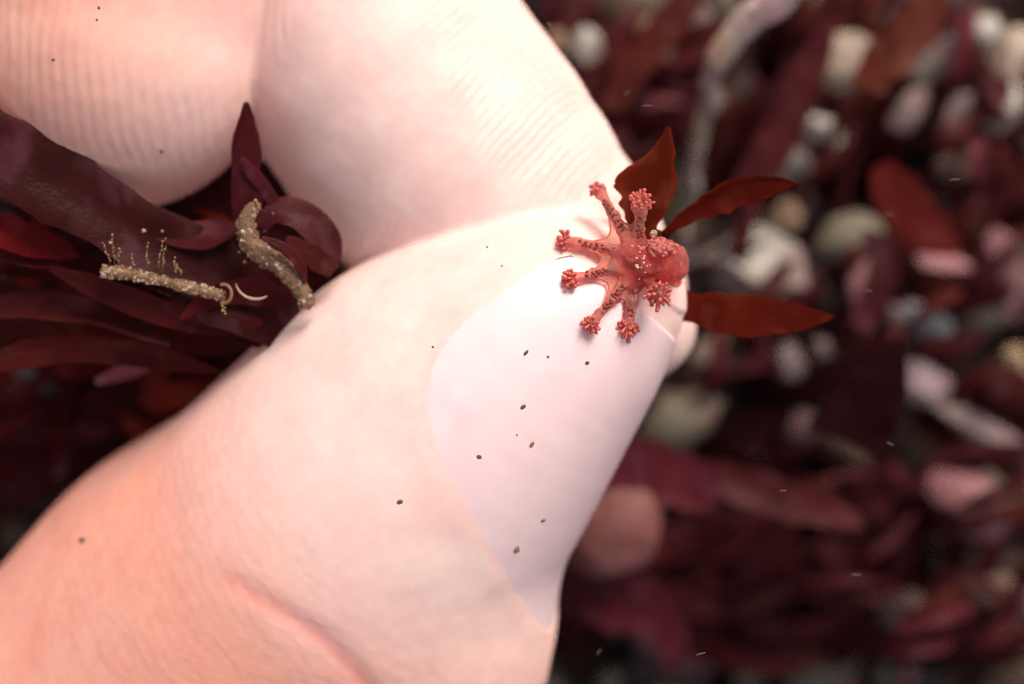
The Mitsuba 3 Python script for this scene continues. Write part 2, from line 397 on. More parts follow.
# ------------------------------------------------------------------ the stalked jellyfish
JZ = hit(632, 268) + .75
def J(px, py, z): return at(px, py, JZ + z)
core = J(634, 264, 0)
ARMS = [  # tip px, root px, lift at tip, tip radius, cluster size, number of knobs
    ((599, 192), (630, 243), None, .20, .30, 11),
    ((641, 206), (639, 245), .55, .27, .42, 16),
    ((568, 241), (626, 253), None, .20, .34, 13),
    ((574, 278), (624, 267), None, .20, .34, 13),
    ((593, 322), (628, 280), None, .20, .34, 12),
    ((628, 324), (635, 282), .1, .25, .42, 16),
    ((657, 293), (643, 276), .75, .32, .48, 18),
    ((658, 250), (646, 258), .55, .40, .66, 0)]
arm_pts = []
for tip, root, lift, *_ in ARMS:
    pts = []
    for t in np.linspace(0, 1, 6):
        px, py = root[0] + (tip[0] - root[0]) * t, root[1] + (tip[1] - root[1]) * t
        zz = hit(px, py) + .42 if lift is None else None
        base = JZ + .15
        if lift is not None: z = base + lift * t
        else:
            z = base * (1 - t) + max(zz, base - 1.4) * t if zz > -15 else base - .3 * t
            z = max(z, zz) if zz > -15 else z
        pts.append(at(px, py, z))
    arm_pts.append(np.array(pts))
def jelly_sdf(p):
    p = p.astype(np.float32)
    q = (p - core.astype(np.float32)) / np.array([1.0, 1.25, .80], np.float32)
    d = (np.sqrt((q * q).sum(-1)) - 1) * .75
    d = smin(d, round_cone(p, J(642, 263, .1), J(667, 262, -.3), .95, 1.06), .35)
    d = smin(d, round_cone(p, J(668, 264, -.3), J(674, 280, -2.4), .9, .4), .4)
    for a, (tip, root, lift, rt, *_ ) in zip(arm_pts, ARMS):
        d = smin(d, chain(p, [a[0], a[2], a[4], a[5]], [.35, .26, rt * 1.1, rt * 1.6], .1), .25)
    return d
lo = np.min([a.min(0) for a in arm_pts], 0) - 1; hi = np.maximum(np.max([a.max(0) for a in arm_pts], 0), J(690, 285, 1)) + 1
lo[2] = min(lo[2], JZ - 3)
gx, gy, gz = [np.arange(lo[k], hi[k], .085).astype(np.float32) for k in range(3)]
F = np.stack([jelly_sdf(np.stack(np.meshgrid([x], gy, gz, indexing='ij'), -1))[0] for x in gx])
jv, jf = surface_nets(F, gx, gy, gz)
def jelly_full(p):
    return jelly_sdf(p) - .30 * (meshkit.fbm(p * 2.0, 2, 8) - .5) - .10 * (meshkit.noise(p * 6, 9) - .5)
jv = project(jelly_full, jv, .02)
def jelly_colour(v):
    body = ss(1.9, .9, np.linalg.norm((v - J(652, 264, 0)) / [1.25, 1.1, 1.5], axis=1))[:, None]
    n = meshkit.fbm(v * 2.2, 3, 5)[:, None]; sp = ss(.64, .76, meshkit.noise(v * 7, 2))[:, None]
    c = np.array([.84, .42, .39]) * (1 - body) + np.array([.62, .16, .155]) * body
    return np.clip(c * (.7 + .6 * n) + sp * np.array([.10, .10, .08]), 0, .9)
put('stalked_jellyfish', (jv, jf), 'mat_jelly', True, color=jelly_colour(jv), label='small red stalked jellyfish with knobbed arms spread over the tip of the thumb', category='jellyfish')
rj = np.random.default_rng(21)
for a, (tip, root, lift, rt, cs, nk) in zip(arm_pts, ARMS):
    d = nrm(a[5] - a[4] if lift is None or lift < .5 else a[5] - a[3]); e = a[5]
    if lift and lift > .7: d = nrm(d + np.array([0, 0, 1.0]))
    parts = []
    nk = int(nk * 2)
    for i in range(nk):                                        # knobs on short stalks
        u = 1 - 1.15 * (i + .5) / nk; phi = i * 2.39996 + rj.random() * .5
        w1 = nrm(np.cross(d, [.3, .2, .93])); w2 = np.cross(d, w1)
        k = nrm(d * u + math.sqrt(max(0, 1 - u * u)) * (math.cos(phi) * w1 + math.sin(phi) * w2))
        L = cs * 1.45 * (.85 + .4 * rj.random()); r = .055 + .065 * rj.random()
        L *= 1.02 * (.75 + .45 * max(0, u)); c = e + k * L
        parts.append(ball(c, r, 2)); parts.append(tube([e + k * .12, c], .07, 6))
    if nk == 0:                                                # the foreshortened cluster is spread over the bell's shoulder
        for _ in range(60):
            px, py = rj.normal(659, 9), rj.normal(246, 5.5); z = 2.8
            while jelly_full(J(px, py, z)[None])[0] > 0 and z > -.8: z -= .04
            if z > -.7: parts.append(ball(J(px, py, z + .03), .09 + .06 * rj.random(), 2))
    put('stalked_jellyfish__tentacle_cluster', join(parts), 'mat_tentacle', True, kind='stuff')
for n, (a, arm) in enumerate(zip(arm_pts[:6], ARMS)):          # dark gonad rows along the arms
    p = spline(a, 40); t = nrm(np.gradient(p, axis=0)); side = nrm(np.cross(t, [0, 0, 1.0])); up = np.cross(side, t)
    parts = []
    for sgn in (-1, 1):
        for k in np.linspace(9, 30, 12):
            i = int(k + rj.integers(-1, 2)); rr = .28
            w = .14 + .2 * rj.random()
            c = p[i] + up[i] * rr * math.cos(w) * .9 + sgn * side[i] * rr * math.sin(w) + rj.normal(0, .03, 3)
            parts.append(ball(c, .05 + .05 * rj.random(), 2, .4, rj))
    put('stalked_jellyfish__gonad', join(parts), 'mat_gonad', True, kind='stuff')
for i, j in ((0, 2), (2, 3), (3, 4), (4, 5), (0, 1)):                  # thin web between neighbouring arms
    pa, pb = spline(arm_pts[i], 30), spline(arm_pts[j], 30)
    V = np.linspace(0, 1, 25); U = np.linspace(0, 1, 22)
    tm = .42 + .36 * np.abs(2 * V - 1) ** 2.2
    idx = (U[:, None] * tm[None, :]) * 29
    f = lambda P: np.stack([np.interp(idx, np.arange(30), P[:, c]) for c in range(3)], -1)
    S = f(pa) * (1 - V[None, :, None]) + f(pb) * V[None, :, None]
    kz = 20 * CAM / (CAM - S[..., 2]); low = np.vectorize(hit)(512 + S[..., 0] * kz, 342 - S[..., 1] * kz)
    S[..., 2] = np.maximum(S[..., 2] + .04 * np.sin(V * 9)[None, :] * U[:, None], low + .16)
    put('stalked_jellyfish__membrane', (S.reshape(-1, 3), tri(grid_faces(22, 25))), 'mat_membrane', True)
    put('stalked_jellyfish__membrane_rim', tube(S[-1], .05, 8), 'mat_tentacle', True)
parts = []
for k in range(16):
    px, py = 641 + rj.normal() * 4, 262 + rj.normal() * 9
    z = 2.5
    while jelly_full(J(px, py, z)[None])[0] > 0 and z > -1: z -= .03
    parts.append(ball(J(px, py, z + .02), .045 + .07 * rj.random() ** 3, 2))
put('stalked_jellyfish__white_spot', join(parts), 'mat_white', True, kind='stuff')

# ------------------------------------------------------------------ seaweed
WEED = {k: tuple(.75 * x for x in c) for k, c in {'dark': (.042, .008, .0105), 'maroon': (.060, .0105, .0135), 'brown': (.075, .0145, .013), 'red': (.09, .011, .010), 'plum': (.085, .014, .022), 'rust': (.095, .021, .014), 'pink': (.30, .09, .11)}.items()}
def blade(spine_pts, widths, colour, seed, tilt=0.0, curl=.18, wave=.05, thick=.14, n=26, mcols=9, side_hint=(0, 0, 1)):
    """A closed, thin, gently wavy seaweed blade along a line of points (mm)."""
    p = spline(spine_pts, n)
    if isinstance(widths, tuple): wl, wr = [profile(x, n) for x in widths]
    else: wl = wr = profile(widths, n) * .5
    w = (wl + wr) / 2; W = np.where(np.linspace(-1, 1, mcols)[None] < 0, wl[:, None], wr[:, None])
    t = nrm(np.gradient(p, axis=0)); side = nrm(np.cross(t, np.asarray(side_hint, float))); up = np.cross(side, t)
    c, s_ = math.cos(tilt), math.sin(tilt); side, up = side * c + up * s_, up * c - side * s_
    u = np.linspace(-1, 1, mcols)
    off = np.array([seed * 13.7, seed * 5.1, 0])
    edge = 1 + .30 * (meshkit.noise(np.stack([np.sign(u)[None, :] * 3 + p[:, :1] * 0, np.linspace(0, n * .35, n)[:, None] + 0 * u[None], 0 * p[:, :1] + 0 * u[None]], -1) + off, 1) - .5) + .06 * (meshkit.noise(np.stack([np.sign(u)[None, :] * 3 + p[:, :1] * 0, np.linspace(0, n * 1.1, n)[:, None] + 0 * u[None], 0 * p[:, :1] + 0 * u[None]], -1) + off, 7) - .5)
    h = w[:, None] * (curl * (u ** 2)[None, :]) + wave * w.max() * 2 * (meshkit.noise(np.stack([np.linspace(0, 4, n)[:, None] + 0 * u[None], u[None] * 1.6 + 0 * p[:, :1], 0 * u[None] + 0 * p[:, :1]], -1) + off + 40, 2) - .5)
    mid = p[:, None] + side[:, None] * (W * u[None] * edge)[..., None] + up[:, None] * h[..., None]
    th = thick * .5 * np.sqrt(np.maximum(1.02 - u ** 2, .02))[None, :, None]
    top, bot = mid + up[:, None] * th, mid - up[:, None] * th
    v = np.concatenate([top, bot[:, ::-1]], 1)                # ring across
    k = 2 * mcols
    vv = np.vstack([v.reshape(-1, 3), v[0].mean(0)[None], v[-1].mean(0)[None]])
    f = tri(grid_faces(n, k, True)); j = np.arange(k); e = (n - 1) * k
    f = np.vstack([f, np.stack([j, j * 0 + n * k, (j + 1) % k], 1), np.stack([e + j, (j + 1) % k + e, j * 0 + n * k + 1], 1)])
    base = np.array(WEED[colour] if isinstance(colour, str) else colour)
    nz = meshkit.fbm(vv * .7 + off, 4, 3); spots = ss(.62, .72, meshkit.noise(vv * 1.3 + off, 6))
    blot = ss(.60, .70, meshkit.fbm(vv * .75 + off + 70, 2, 12))[:, None] * (1 if sum(base) < .06 and thick < .2 else 0)
    col = base * (.55 + .9 * nz)[:, None] + blot * np.array([.022, .008, .014]) + spots[:, None] * base * np.array([.3, .9, .9])
    return (vv, f), np.clip(col, .002, .9)

def put_blade(key, mat='mat_weed', lab=None, **kw):
    (mesh, col) = blade(**kw)
    return put(key, mesh, mat, True, color=col, **(lab or {}))

def pts(z, *xy): 
    zs_ = np.linspace(z[0], z[1], len(xy)) if isinstance(z, (tuple, list)) else [z] * len(xy)
    return [at(x, y, zz) for (x, y), zz in zip(xy, zs_)]

# the sprig held behind the jellyfish
k = thing('seaweed_sprig', label='sprig of three thin red blades held between finger and thumb beside the jellyfish', category='seaweed')
zb = JZ - 1.6
put_blade(k + '__blade', 'mat_blade', spine_pts=pts((zb - .4, zb + .6), (640, 240), (646, 215), (652, 180), (661, 152), (668, 127)), widths=([.5, 1.35, 1.75, .62, .12], [.5, .95, 1.35, .85, .12]), colour=(.14, .019, .009), n=44, seed=1.3, tilt=.15, curl=.10)
put_blade(k + '__blade', 'mat_blade', spine_pts=pts((zb - .5, zb - .2), (664, 234), (692, 211), (730, 192), (765, 184), (798, 184)), widths=([.2, .35, .62, .5, .06], [.25, .55, 1.0, .75, .06]), colour=(.105, .011, .007), n=44, seed=2.1, tilt=-.25, curl=.22)
put_blade(k + '__blade', 'mat_blade', spine_pts=pts((zb - 2.2, zb - 1.6), (660, 300), (690, 308), (740, 315), (790, 318), (834, 317)), widths=[1.6, 1.8, 2.35, 1.6, .15], colour=(.09, .010, .006), n=44, seed=3.7, tilt=.2, curl=.08, wave=.03)
put(k + '__stalk', tube(pts((zb - .3, zb - 2.4), (650, 234), (664, 238), (668, 262), (664, 300)), [.22, .26, .3, .25], 10, 24), 'mat_weed', True, color=np.tile(WEED['rust'], (24 * 10 + 2, 1)))
put('shell_fragment', ball(J(653.5, 233.5, .1), .17, 2, .5, rj), 'mat_pale', False, label='tiny white crumb lodged between the jellyfish and the two upper red blades', category='shell fragment')

# the clump between the fingers and the thumb
k = thing('red_seaweed', label='dense clump of dark red seaweed between the middle finger and the thumb, left', category='seaweed')
for spec in (  # blade colours lowered to include the shade below the fingers
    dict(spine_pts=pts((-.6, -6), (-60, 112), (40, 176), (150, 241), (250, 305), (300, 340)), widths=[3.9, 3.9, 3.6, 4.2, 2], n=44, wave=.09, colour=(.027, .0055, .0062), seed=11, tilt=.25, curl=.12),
    dict(spine_pts=pts((-3.6, -4.6), (0, 168), (70, 205), (150, 262), (200, 300)), widths=[.2, 1.1, 1.2, .2], colour=(.05, .007, .009), seed=31, tilt=.5, curl=.3),
    dict(spine_pts=pts((-3.4, -4.4), (50, 268), (120, 296), (190, 318), (262, 322)), widths=[.3, 1.5, 1.6, .4], colour=(.055, .008, .009), seed=32, tilt=-.4, curl=.25),
    dict(spine_pts=pts((-3.8, -5), (-20, 250), (50, 262), (112, 262), (150, 250)), widths=[.6, 1.0, .9, .2], colour=(.065, .008, .009), seed=33, tilt=.3, curl=.3),
    dict(spine_pts=pts((-4, -3.6), (118, 215), (170, 232), (215, 236), (240, 222)), widths=[.2, 1.4, 1.6, .4], colour=(.04, .006, .008), seed=34, tilt=.5, curl=.2),
    dict(spine_pts=pts((-3.2, -4), (180, 320), (215, 296), (262, 290), (292, 300)), widths=[.2, 1.2, 1.6, .6], colour=(.06, .007, .009), seed=35, tilt=-.5, curl=.3),
    dict(spine_pts=pts((-5.5, -5), (-30, 318), (40, 306), (110, 318), (170, 345)), widths=[1, 1.7, 1.5, .3], colour=(.05, .008, .009), seed=36, tilt=.4, curl=.25),
    dict(spine_pts=pts((-6, -7), (-30, 370), (50, 350), (130, 352), (220, 372)), widths=[.8, 1.6, 1.6, .3], colour=(.06, .008, .008), seed=37, tilt=-.4, curl=.25),
    dict(spine_pts=pts((-2.4, -4), (-40, 215), (20, 236), (80, 256)), widths=[1.6, 1.9, .3], colour=(.13, .0075, .009), seed=12, curl=.1),
    dict(spine_pts=pts((-9, -8), (-30, 330), (90, 316), (190, 330), (300, 318)), widths=[2.6, 3.0, 2.6, 1], colour=(.06, .010, .008), seed=13, tilt=-.3),
    dict(spine_pts=pts((-7, -8), (-20, 262), (50, 273), (118, 288)), widths=[.8, 1.1, .3], colour=(.06, .008, .009), seed=14, curl=.3),
    dict(spine_pts=pts((-5, -6), (160, 256), (205, 246), (240, 275), (250, 345)), widths=[1, 3.0, 3.6, 3], colour=(.045, .006, .008), seed=15, tilt=.2),
    dict(spine_pts=pts((-3.5, -4), (246, 102), (247, 130), (246, 170), (252, 240)), widths=[.25, 1.55, 1.75, 1.2], colour=(.045, .006, .009), seed=16, curl=.05, tilt=-.2),
    dict(spine_pts=pts((-3.2, -4), (240, 158), (262, 185), (280, 210)), widths=[.3, .7, .6], colour='plum', seed=17),
    dict(spine_pts=pts((-3.6, -4), (262, 228), (285, 212), (312, 225), (332, 262)), widths=[.8, 1.7, 1.8, .9], colour='maroon', seed=18, tilt=.4),
    dict(spine_pts=pts((-1.4, -2.2), (262, 238), (280, 246), (298, 262), (304, 284)), widths=[.2, .55, .6, .15], colour=(.045, .007, .009), seed=38, tilt=.3),
    dict(spine_pts=pts((-2.8, -3.5), (284, 243), (308, 254), (334, 272)), widths=[.8, 1.2, .9], colour='brown', seed=19),
    dict(spine_pts=pts((-7, -8), (100, 262), (170, 270), (235, 262)), widths=[.4, 1.6, .6], colour='red', seed=20, curl=.25),
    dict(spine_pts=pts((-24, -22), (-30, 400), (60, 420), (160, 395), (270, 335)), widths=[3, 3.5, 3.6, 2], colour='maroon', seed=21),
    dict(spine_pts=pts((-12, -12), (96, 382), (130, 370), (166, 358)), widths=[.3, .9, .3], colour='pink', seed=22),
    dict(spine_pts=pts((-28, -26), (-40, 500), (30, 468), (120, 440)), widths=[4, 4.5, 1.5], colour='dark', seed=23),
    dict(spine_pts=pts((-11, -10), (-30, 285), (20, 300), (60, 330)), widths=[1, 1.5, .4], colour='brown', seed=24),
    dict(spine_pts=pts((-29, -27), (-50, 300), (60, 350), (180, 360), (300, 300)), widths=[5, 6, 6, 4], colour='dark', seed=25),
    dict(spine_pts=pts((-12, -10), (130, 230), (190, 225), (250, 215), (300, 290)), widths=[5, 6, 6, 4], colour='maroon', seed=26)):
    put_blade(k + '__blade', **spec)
rc_ = np.random.default_rng(31)
for i in range(60):                                            # narrower blades tangled below
    x, y = rc_.uniform(-30, 270), rc_.uniform(220, 470); a = rc_.normal(-.1, .5); L = rc_.uniform(60, 150); z = rc_.uniform(-26, -18) if y > 290 else rc_.uniform(-15, -8)
    P = [at(x + math.cos(a) * L * t, y + math.sin(a) * L * t + 18 * math.sin(t * 3 + i), z - 1.5 * abs(t)) for t in (-.5, -.15, .2, .5)]
    put_blade(k + '__blade', spine_pts=P, widths=[.2, rc_.uniform(.7, 1.7), rc_.uniform(.6, 1.5), .15], colour=[(.05, .006, .008), (.09, .009, .010), (.03, .005, .007), (.12, .014, .010)][rc_.integers(4)], seed=300 + i, tilt=rc_.uniform(-.6, .6), n=20, curl=.2)
put(k + '__stalk', tube(pts((-14, -44), (250, 345), (230, 390), (200, 380)), [.9, 1.1, 1.3], 10, 20), 'mat_weed', True, color=np.tile(WEED['dark'], (202, 1)))

# worm tubes and the curl of shell among the clump
def casing(key, line, radii, label, nb, seed, mat='mat_casing'):
    r_ = np.random.default_rng(seed); key = thing(key, label=label, category='worm tube')
    p = spline(line, 60); r = profile(radii, 60)
    put(key + '__tube', tube(line, np.array(radii) * (.72 if mat == 'mat_casing' else .9), 12, 60), mat, True)
    t = nrm(np.gradient(p, axis=0)); a = nrm(np.cross(t, [0, 0, 1.0])); b = np.cross(a, t)
    pale, tan = [], []
    for i in range(nb):
        s = r_.integers(0, 60); phi = r_.random() * 2 * np.pi
        c = p[s] + r[s] * .85 * (np.cos(phi) * a[s] + np.sin(phi) * b[s])
        g = ball(c, r[s] * (.12 + .20 * r_.random() ** 2), 1, .8, r_)
        (pale if r_.random() < (.38 if mat == 'mat_casing' else .10) else tan).append(g)
    put(key + '__sand_coat', join(tan), mat, False, kind='stuff')
    put(key + '__pale_grains', join(pale), 'mat_pale', False, kind='stuff')
    return key
z1 = -2.4
k = casing('worm_tube', pts((z1, z1 - .4), (102, 271), (140, 276), (180, 285), (224, 296)), [.36, .33, .28, .32, .25], 'pale tan sand-grained worm tube lying across the dark seaweed on the left', 520, 3)
ang = np.linspace(-1.9, 1.9, 24); rc = at(224, 294, z1)
put(k + '__rim', tube(np.stack([rc[0] + .42 * np.cos(ang), rc[1] + .48 * np.sin(ang), rc[2] + .12 + .1 * np.cos(ang)], 1), .085, 8), 'mat_casing', True)
rb = np.random.default_rng(8)
for x, y, h in ((110, 266, 24), (114, 264, 30), (118, 265, 17), (134, 268, 14), (147, 268, 26), (158, 270, 33), (163, 270, 24), (176, 274, 17), (181, 275, 12), (222, 304, -9)):
    lean = rb.normal(0, 3)
    L = [at(x, y, z1), at(x + lean * .3, y - h * .4, z1 + .5), at(x + lean, y - h * .8, z1 + .9), at(x + lean * 1.5 + 1.5, y - h, z1 + 1.0)]
    line = spline(L, 18) + rb.normal(0, .025, (18, 3))
    put(k + '__bristle', join([tube(line, .018, 5)] + [ball(q_ + rb.normal(0, .03, 3), .03 + .04 * rb.random(), 1) for q_ in line[4::2]]), 'mat_bristle', True)
casing('worm_tube', pts((-2.2, -2.8), (258, 205), (246, 222), (252, 245), (276, 262), (296, 282), (308, 306)), [.3, .5, .56, .54, .48, .4], 'bent olive tan worm tube standing between the fingers and the thumb', 420, 4, 'mat_olive')
put('shell_fragment', tube(pts((-2.6, -2.6), (236, 284), (242, 294), (254, 299), (267, 296)), [.03, .06, .07, .03], 8, 24), 'mat_pale', True, label='thin white curl of shell at the thumb edge, below the bent worm tube', category='shell fragment')
rl = np.random.default_rng(77)
for _ in range(8):
    px, py = 90 + 190 * rl.random(), 205 + 85 * rl.random()
    put('sand_grain', ball(at(px, py, -2.4 - 1.5 * rl.random()), .05 + .05 * rl.random(), 1, .6, rl), 'mat_pale', False, label='tiny pale sand grain scattered on the dark seaweed blades left of the thumb', category='sand grain', group='pale grains on the left seaweed clump')

# ------------------------------------------------------------------ the seabed: sand, gravel, pebbles
n = 170
g = np.sign(np.linspace(-1, 1, n)) * (np.abs(np.linspace(-1, 1, n)) ** 5 * 30000 + np.abs(np.linspace(-1, 1, n)) * 140)
X, Y = np.meshgrid(g, g, indexing='ij')
Z = -48 + 2.5 * (meshkit.fbm(np.stack([X * .05, Y * .05, X * 0], -1), 3, 4) - .5) + np.minimum(np.hypot(X, Y) * .002, 30) * (meshkit.fbm(np.stack([X * .004, Y * .004, X * 0 + 3], -1), 4, 4) - .5)
put('seabed', (np.stack([X, Y, Z], -1).reshape(-1, 3), tri(grid_faces(n, n))), 'mat_ground', True, kind='structure')

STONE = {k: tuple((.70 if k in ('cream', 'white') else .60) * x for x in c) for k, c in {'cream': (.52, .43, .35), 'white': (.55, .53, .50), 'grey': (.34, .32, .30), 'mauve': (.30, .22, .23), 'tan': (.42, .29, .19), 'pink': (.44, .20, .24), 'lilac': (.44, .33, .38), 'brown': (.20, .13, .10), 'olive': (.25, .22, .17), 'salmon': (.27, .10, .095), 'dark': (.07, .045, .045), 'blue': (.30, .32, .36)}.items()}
def pebble(c, size, rot, colour, seed, lump=.35, sub=4):
    r_ = np.random.default_rng(seed); v = np.array(ICO[sub].vertices)
    off = r_.random(3) * 60
    for _ in range(int(16 * lump + 3)):                        # broken faces
        nn_ = nrm(r_.normal(size=3)); dd = v @ nn_; cut = 1 - lump * r_.uniform(.3, 1.3)
        v = v - np.maximum(dd - cut, 0)[:, None] * nn_ * .92
    v = v * (1 + .22 * (meshkit.fbm(v * 1.6 + off, 3, 1)[:, None] - .5))
    a = math.radians(rot); R = np.array([[np.cos(a), -np.sin(a), 0], [np.sin(a), np.cos(a), 0], [0, 0, 1]])
    v = (v * np.asarray(size) / 2) @ R.T + c
    b = np.array(STONE[colour])
    m1 = meshkit.fbm(v * .45 + off, 4, 2)[:, None]; m2 = ss(.52, .66, meshkit.fbm(v * .33 + off + 9, 3, 7))[:, None]
    col = b * (.55 + .9 * m1); col = col * (1 - .55 * m2) + .55 * m2 * np.array([.20, .08, .09])
    return (v, np.array(ICO[sub].faces)), np.clip(col, .01, .9)
def put_pebble(px, py, w, h, rot, colour, label, z=-35, seed=None, key='pebble', cat='pebble', group=None, lump=.35):
    s = pw(1, z); mesh, col = pebble(at(px, py, z), (w * s * 1.02, h * s * 1.02, min(w, h) * s * .8), rot, colour, seed or int(px * 7 + py), lump)
    put(key, mesh, 'mat_stone', True, color=col, label=label, category=cat, **({'group': group} if group else {}))
for args in (
    (848, 62, 74, 58, 10, 'cream', 'large cream pebble with a notched lower edge, upper right'),
    (824, 131, 46, 32, -15, 'white', 'pale grey wedge-shaped pebble just below the notched cream pebble'),
    (938, 58, 74, 30, 40, 'grey', 'long mauve grey pebble lying slantwise at the upper right'),
    (987, 28, 40, 30, 45, 'white', 'pale pebble with a pinkish side near the top right corner'),
    (1000, 108, 56, 36, 60, 'white', 'bright grey white oval pebble at the right edge, upper part'),
    (908, 112, 60, 30, 55, 'mauve', 'dull mauve elongated pebble left of the bright oval pebble at the right edge'),
    (955, 112, 58, 24, 50, 'mauve', 'narrow mauve pebble between a mauve one and the bright oval one'),
    (586, 48, 32, 40, 0, 'white', 'round pale grey pebble beside the index finger, top centre'),
    (558, 44, 22, 30, 10, 'tan', 'half hidden cream shell piece against the index finger edge'),
    (655, 42, 32, 54, 20, 'tan', 'yellowish tan upright pebble at the top centre'),
    (692, 22, 40, 40, 0, 'mauve', 'dim grey mauve pebble behind the pale branch, top centre'),
    (784, 170, 62, 42, 20, 'grey', 'grey cream pebble just beyond the tip of the middle red blade'),
    (758, 272, 124, 84, -25, 'white', 'largest pale grey stone, between the middle and lower red blades'),
    (846, 240, 80, 50, 20, 'olive', 'olive cream stone right of the largest pale grey stone'),
    (866, 284, 40, 56, -20, 'pink', 'dull pinkish pebble with a grey edge below the olive cream stone'),
    (786, 217, 38, 38, 0, 'tan', 'round tan pebble under the tip of the middle red blade'),
    (955, 166, 42, 38, 0, 'brown', 'round brownish tan pebble by itself at the right'),
    (718, 99, 15, 15, 0, 'tan', 'very small round tan pebble beside the pale branch'),
    (943, 272, 78, 34, -10, 'pink', 'pink elongated coralline crusted pebble at the right'),
    (1005, 268, 40, 84, 15, 'pink', 'tall dusky pink pebble at the right edge'),
    (922, 320, 64, 46, -15, 'blue', 'grey lilac pebble with a tan lower side at the right'),
    (896, 317, 24, 32, 0, 'mauve', 'small mauve pebble touching the grey lilac one'),
    (924, 384, 62, 42, -25, 'lilac', 'lilac pebble right of the pointed dark red blade'),
    (823, 350, 24, 24, 0, 'grey', 'small round grey pebble under the tip of the lower red blade'),
    (712, 352, 50, 30, 25, 'cream', 'cream pebble partly under the lower red blade near the thumb'),
    (788, 362, 40, 40, 0, 'mauve', 'dull pink beige pebble below the lower red blade'),
    (682, 412, 94, 60, 35, 'olive', 'olive grey stone against the right side of the thumb'),
    (852, 442, 60, 44, -30, 'brown', 'brown beige pebble at the lower right of the lower red blade'),
    (980, 428, 96, 30, -22, 'mauve', 'long mauve pebble with an orange patch at the right edge'),
    (968, 505, 104, 60, -30, 'pink', 'large mauve pink stone low at the right edge'),
    (612, 528, 108, 92, 35, 'salmon', 'smooth dusky salmon stone half under the thumb edge'),
    (1015, 362, 30, 40, 0, 'tan', 'yellowish pebble cut by the right edge'),
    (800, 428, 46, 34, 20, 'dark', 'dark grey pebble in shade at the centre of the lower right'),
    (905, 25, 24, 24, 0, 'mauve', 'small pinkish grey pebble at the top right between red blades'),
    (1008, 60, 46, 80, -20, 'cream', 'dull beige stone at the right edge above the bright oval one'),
    (905, 612, 60, 40, 20, 'dark', 'stone at the bottom right with shade painted into its colour'),  # this stone and the next darkened in colour to stand in for shade
    (990, 590, 50, 30, 40, 'brown', 'brown stone dimmed by painted shade in the bottom right corner')):
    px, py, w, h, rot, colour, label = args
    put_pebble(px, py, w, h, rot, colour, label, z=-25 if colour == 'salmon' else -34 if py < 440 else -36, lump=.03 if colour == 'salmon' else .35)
put_pebble(32, 386, 58, 46, 0, 'blue', 'grey blue pebble among dark seaweed at the left edge', z=-26)
put_pebble(88, 432, 26, 18, 20, 'mauve', 'small dim pebble above the thumb at the left', z=-24)
put_pebble(52, 470, 30, 18, 20, 'mauve', 'small dim pebble lowest against the thumb at the left', z=-24)

# pale coralline branch, upper centre
k = thing('coralline_branch', label='pale pinkish jointed branch running down from the top edge, upper centre right', category='coralline seaweed')
line = spline(pts((-15, -32), (815, -35), (756, 14), (716, 62), (703, 120), (690, 190), (688, 262)), 12)
rk = np.random.default_rng(4)
for i in range(11):
    a_, b_ = line[i], line[i + 1]; wd = [1.0, 1.0, .95, .85, .7, .6, .55, .5, .45, .4, .4][i]
    mesh = tube([a_ - (b_ - a_) * .04, (a_ + b_) / 2 + rk.normal(0, .15, 3), b_ + (b_ - a_) * .04], [wd * .92, wd, wd * .9], 12, 9)
    c_ = np.array([(.60, .50, .40), (.56, .42, .44), (.52, .45, .42)][i % 3]) * (1.0 if i < 4 else .5)
    put(k + '__segment', mesh, 'mat_stone', True, color=np.clip(c_ * (.7 + .6 * meshkit.fbm(mesh[0] * .6, 3, 1))[:, None], 0, .9))

rg = np.random.default_rng(99)
vs, fs, cs, nn = [], [], [], 0
for _ in range(2600):
    x, y = rg.normal(0, 45, 2); r = 1.0 + 2.6 * rg.random() ** 3
    v = np.array(ICO[1].vertices) * r * [1, .7 + .3 * rg.random(), .65]; v *= (1 + .35 * (rg.random((len(v), 1)) - .5))
    a = rg.random() * 6.28; v = v @ np.array([[np.cos(a), np.sin(a), 0], [-np.sin(a), np.cos(a), 0], [0, 0, 1]]) + [x, y, -46.4 + rg.random()]
    b = np.array(STONE[['dark', 'brown', 'dark', 'dark', 'olive', 'pink'][rg.integers(6)]]) * (.6 + .5 * rg.random())
    vs.append(v); fs.append(np.array(ICO[1].faces) + nn); cs.append(np.tile(b, (len(v), 1))); nn += len(v)
put('gravel', (np.vstack(vs), np.vstack(fs)), 'mat_stone', True, color=np.vstack(cs), kind='stuff', label='fine dark gravel showing between the seaweed and the pebbles', category='gravel')

